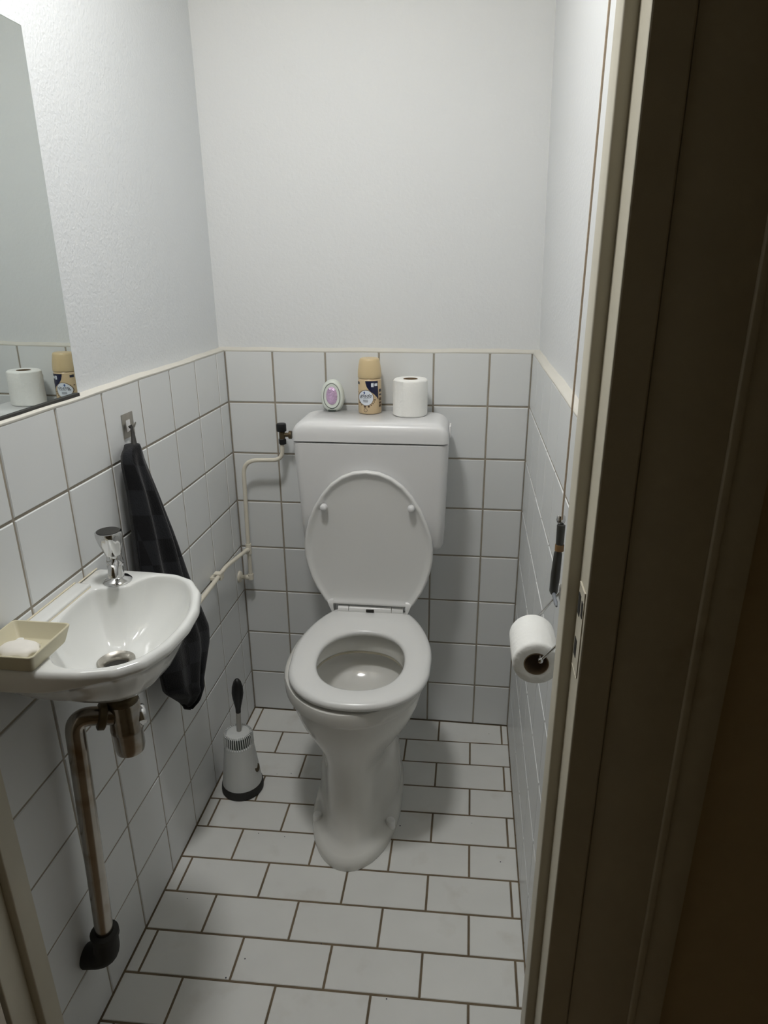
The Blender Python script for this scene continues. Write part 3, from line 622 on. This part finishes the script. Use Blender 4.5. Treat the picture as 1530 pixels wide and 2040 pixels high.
el = [t2+Vector((0, .001, .014)), t2+Vector((0, -.003, -.042)), Vector((-.0, t2.y-.004, t2.z-.050))]
obj('rubber_elbow', tube(fillet(el, .035, 8), .0235, 24), 'rubber', tr)['label'] = 'black rubber elbow into the wall'
obj('rubber_collar', lathe([(.0235, 0), (.0262, .002), (.0262, .012), (.0235, .014)], t2+Vector((0, .0005, .004)), 24), 'rubber', tr)

# ================================================================== MIRROR on the left wall
nrm = Vector((1, .005, -.010)).normalized(); P0 = Vector((-.014, -.7325, 1.2205))
uy = (Vector((0, -1, 0))-nrm*Vector((0, -1, 0)).dot(nrm)).normalized(); uz = uy.cross(nrm).normalized()
if uz.z < 0: uz = -uz
mw, mh, mt = .375, .5690, .005
mi = thing('wall_mirror', (-.01, -.93, 1.2225), 'frameless wall mirror above the washbasin', 'mirror')
def mq(off, ins=0): return [P0+uy*ins+uz*ins+nrm*off, P0+uy*(mw-ins)+uz*ins+nrm*off, P0+uy*(mw-ins)+uz*(mh-ins)+nrm*off, P0+uy*ins+uz*(mh-ins)+nrm*off]
obj('glass_edge', loft([mq(-mt), mq(-.0006), mq(-.0002, .001)]), mat('ground_glass_edge', (112, 120, 114), .3), mi, False)
obj('mirror_face', loft([mq(-.0003, .0012), mq(0, .0014)]), 'mirror', mi, False)
obj('bottom_rail', box(-.0195, -.0085, -1.105, -.736, 1.2172, 1.2232, .001), 'rubber', mi, False)

# ================================================================== TOWEL and hook
hk = thing('towel_hook', (.0, -.597, 1.107), 'small square steel hook plate above the black towel', 'hook')
obj('plate', box(.0004, .0022, -.620, -.574, 1.107, 1.157, .0006), 'steel', hk)
obj('hook_tongue', loft([[(x_, -.598-w_, z_), (x_, -.598+w_, z_), (x_+.0014, -.598+w_, z_+.0006), (x_+.0014, -.598-w_, z_+.0006)] for x_, z_, w_ in ((.0022, 1.118, .0085), (.0065, 1.1215, .0075), (.0120, 1.127, .0055), (.0165, 1.135, .0035), (.0180, 1.139, .0015))]), 'steel', hk, True, 40)
obj('slot', box(.0020, .0026, -.606, -.590, 1.119, 1.143), 'plast', hk)
tag_pts_L = [(256, 890, .022), (246, 905, .026), (246, 922, .028), (262, 990, .036), (275, 1080, .045), (283, 1145, .05), (302, 1250, .055), (318, 1320, .06), (331, 1370, .06), (337, 1386, .06), (352, 1394, .06), (366, 1402, .06)]
tag_pts_R = [(270, 882, .022), (276, 893, .026), (283, 915, .028), (303, 968, .036), (332, 1050, .045), (360, 1140, .05), (388, 1205, .055), (402, 1235, .06), (403, 1262, .06), (386, 1340, .06), (385, 1394, .06), (375, 1414, .06)]
tl_ = [PX(u, v, x) for u, v, x in tag_pts_L]; tr_ = [PX(u, v, x) for u, v, x in tag_pts_R]
def interp(pts, n):
    d = [0]
    for i in range(1, len(pts)): d.append(d[-1]+np.linalg.norm(pts[i]-pts[i-1]))
    d = np.array(d)/d[-1]; t = np.linspace(0, 1, n); pts = np.array(pts)
    return np.stack([np.interp(t, d, pts[:, k]) for k in range(3)], 1)
NV, NU = 60, 64
Ls, Rs_ = interp(tl_, NV), interp(tr_, NV)
tw = thing('hand_towel', (.03, -.6, 1.10), 'black checked hand towel hanging from the hook behind the washbasin', 'towel')
V, F, UV = [], [], []
for i in range(NV):
    t = i/(NV-1); l, r = Ls[i], Rs_[i]
    th = .016+.022*min(1, t*2.2)
    if t > .9: th *= 1-(t-.9)*8.5
    for j in range(NU):
        a = 2*math.pi*j/NU; c, s = math.cos(a), math.sin(a); f = (c+1)/2
        y = l[1]*(1-f)+r[1]*f; z = l[2]*(1-f)+r[2]*f; x = l[0]*(1-f)+r[0]*f
        amp = min(1, t*3)
        fold = .0065*amp*math.sin(3*c*math.pi+1.2+.8*t)+.004*amp*math.sin(7*c+4*t)
        x += th*s*(.55+.45*abs(s))+fold*(1 if s > 0 else -.6)
        V.append((max(x, .0035 if z > .80 else .0035+.0305*min(1, (.80-z)/.12)), y, z)); UV.append((c*3.1*(.4+.6*min(1, t*1.6))+(.0 if s > 0 else .5), t*13.0))
for i in range(NV-1):
    for j in range(NU): k = (j+1) % NU; F.append([i*NU+j, i*NU+k, (i+1)*NU+k, (i+1)*NU+j])
F.append(list(range(NU))[::-1]); F.append([(NV-1)*NU+j for j in range(NU)])
tob = obj('cloth', (V, F), 'towel', tw, True, 80, fix=False)
uvl = tob.data.uv_layers.new(name='UVMap')
for lp_ in tob.data.loops: uvl.data[lp_.index].uv = UV[lp_.vertex_index]
lt = PX(268, 888, .020)
la, lb_, lc_ = PX(261, 849, .012), PX(265, 866, .016), PX(268, 890, .024)
obj('hanging_loop', tube([la+np.array([-.004, -.002, -.002]), la, lb_, lc_], [.003, .0042, .0040, .0065], 10), 'rubber', tw)

# ================================================================== TOILET BRUSH
bx, by = .081, -.372
bh = thing('brush_holder', (bx, by, 0), 'white tapered toilet brush holder with a dark base in the left corner', 'brush holder')
obj('base_ring', lathe([(.050, 0), (.0595, .002), (.0605, .010), (.0590, .024), (.0555, .029), (.050, .030)], (bx, by, 0), 44), 'rubber', bh)
obj('holder_body', lathe([(.0565, .024), (.0565, .032), (.054, .05), (.0470, .11), (.0415, .158), (.0395, .1595), (.034, .160)], (bx, by, 0), 56), 'brushw', bh)
obj('neck_shade', lathe([(.0362, .158), (.0345, .190), (.020, .191)], (bx, by, 0), 40), 'line', bh)['label'] = 'neck coloured dark as the shade between the ribs'  # solid neck; the shade between the ribs is put into its dark colour
# finger cut-out at the side and its lip
obj('cutout', lathe([(.017, -.014), (.017, .0045), (.0145, .0060), (.0005, .0058)], (bx+.0440, by-.004, .078), 20, axis=(1, -.15, .25)), 'brushw', bh)
obj('cutout_hole', lathe([(.0125, 0), (.0122, .0058), (.0005, .0058)], (bx+.0450, by-.004, .078), 20, axis=(1, -.15, .25)), 'brass', bh)
obj('splash_guard', lathe([(.0005, .1885), (.031, .1890), (.0335, .1905), (.032, .195), (.024, .199), (.010, .2005), (.0005, .2005)], (bx, by, 0), 40), 'brushw', bh)
V, F = [], []
for i in range(40):
    a = 2*math.pi*i/40; c, s = math.cos(a), math.sin(a)
    v, f = tube([(bx+.031*c, by+.031*s, .1955), (bx+.0385*c, by+.0385*s, .1945), (bx+.0408*c, by+.0408*s, .186), (bx+.0416*c, by+.0416*s, .157)], [.0015, .0015, .0015, .0013], 5)
    k = len(V); V += v; F += [[q+k for q in g] for g in f]
tag(obj('rib', (V, F), 'brushw', bh), 'ring of fine white ribs', kind='stuff')
br = thing('toilet_brush', (bx, by, .2008), 'toilet brush with a black grip standing in the white holder', 'toilet brush')
top_ = PY(472, 1352, by); bot = np.array([bx+.004, by, .2010])
ax_ = top_-bot
obj('rod', tube([bot, bot+ax_*.42], .0068, 16), 'clearrod', br)
g0 = bot+ax_*.36; gl = np.linalg.norm(ax_)*.64
obj('grip', lathe([(.0072, 0), (.0075, .012), (.0088, .02), (.0140, gl*.42), (.0162, gl*.58), (.0150, gl*.76), (.0100, gl*.92), (.005, gl*.985), (.0005, gl)], g0, 24, axis=tuple(ax_)), 'black', br)

# ================================================================== PAPER HOLDER, hung roll, pull cord (right wall)
rx, rz_, ry0 = .8180, .851, -.960
paper_roll('toilet_roll', (rx, ry0, rz_), .0372, .0188, .097, 'part-used white toilet paper roll hanging on the wire holder by the door', axis=(0, 1, 0))
wz = rz_+.0155; wx = rx+.004
hd = thing('roll_holder', (W, -.91, .93), 'thin chrome wire toilet roll holder on the right wall', 'roll holder')
obj('wire', tube(fillet([(W-.003, ry0-.012, wz+.052), (wx, ry0-.012, wz), (wx, ry0+.109, wz), (W-.003, ry0+.109, wz+.062)], .006, 5), .0021, 10), 'chrome', hd)
obj('wire_tip', lathe([(.0005, -.0045), (.0035, -.003), (.0045, 0), (.0035, .003), (.0005, .0045)], (wx, ry0-.0125, wz), 16, axis=(0, 1, 0)), 'chrome', hd)
obj('wall_mount', box(W-.007, W-.0005, ry0-.018, ry0+.115, wz+.046, wz+.070, .002), 'steel', hd)
cxx = .838
pc = thing('pull_cord', (cxx, -.93, .95), 'brown pull cord ending in a dark grey handle on the right wall', 'pull cord')
c0 = PX(1120, 1030, cxx); ctop = PX(1216, 0, cxx); yc_ = (c0[1]+ctop[1])/2
obj('cord', tube([(cxx, yc_, CEIL), (cxx, yc_, 1.7), c0+np.array([0, 0, .01]), c0-np.array([0, 0, .004])], .0014, 8), 'cord', pc)
def CP(u, v): return PX(u, v, cxx)
b0, b1 = CP(1118, 1028), CP(1117, 1047)
obj('bead', lathe([(.0012, 0), (.0052, .003), (.0068, .0085), (.006, .014), (.002, .0175)], b1, 18, axis=tuple(b0-b1)), 'chrome', pc)
h0, h1 = CP(1118, 1046), CP(1115, 1085)
obj('upper_grip', tube([h0, h1], [.0062, .0058], 12), 'handle', pc)
h2 = CP(1114, 1097); obj('band', tube([h1, h2], .0066, 14), 'band', pc)
h3, h4 = CP(1112, 1102), CP(1102, 1184)
ha = Vector(h4-h3); hl = ha.length
def flat(c, axv, prof):
    a_ = Vector(axv).normalized(); e1 = Vector((1, 0, 0)); e1 = (e1-a_*e1.dot(a_)).normalized(); e2 = a_.cross(e1); rings = []
    for w_, d_, h_ in prof: rings.append([Vector(c)+a_*h_+e1*d_*math.cos(2*math.pi*j/20)+e2*w_*math.sin(2*math.pi*j/20) for j in range(20)])
    return loft(rings)
obj('lower_grip', flat(h3-np.array([0, 0, -.004]), ha, [(.004, .004, 0), (.0075, .006, .004), (.0085, .0065, hl*.3), (.0098, .007, hl*.6), (.0090, .0065, hl*.97), (.007, .005, hl*1.02)]), 'handle', pc)
h5, h6 = CP(1107, 1187), CP(1113, 1235)
obj('tip', flat(h4+np.array([0, .002, .004]), h6-h4, [(.003, .003, 0), (.0048, .003, .012), (.0036, .0025, .024), (.0048, .003, .034), (.0015, .0015, .045)]), 'bluegrey', pc)
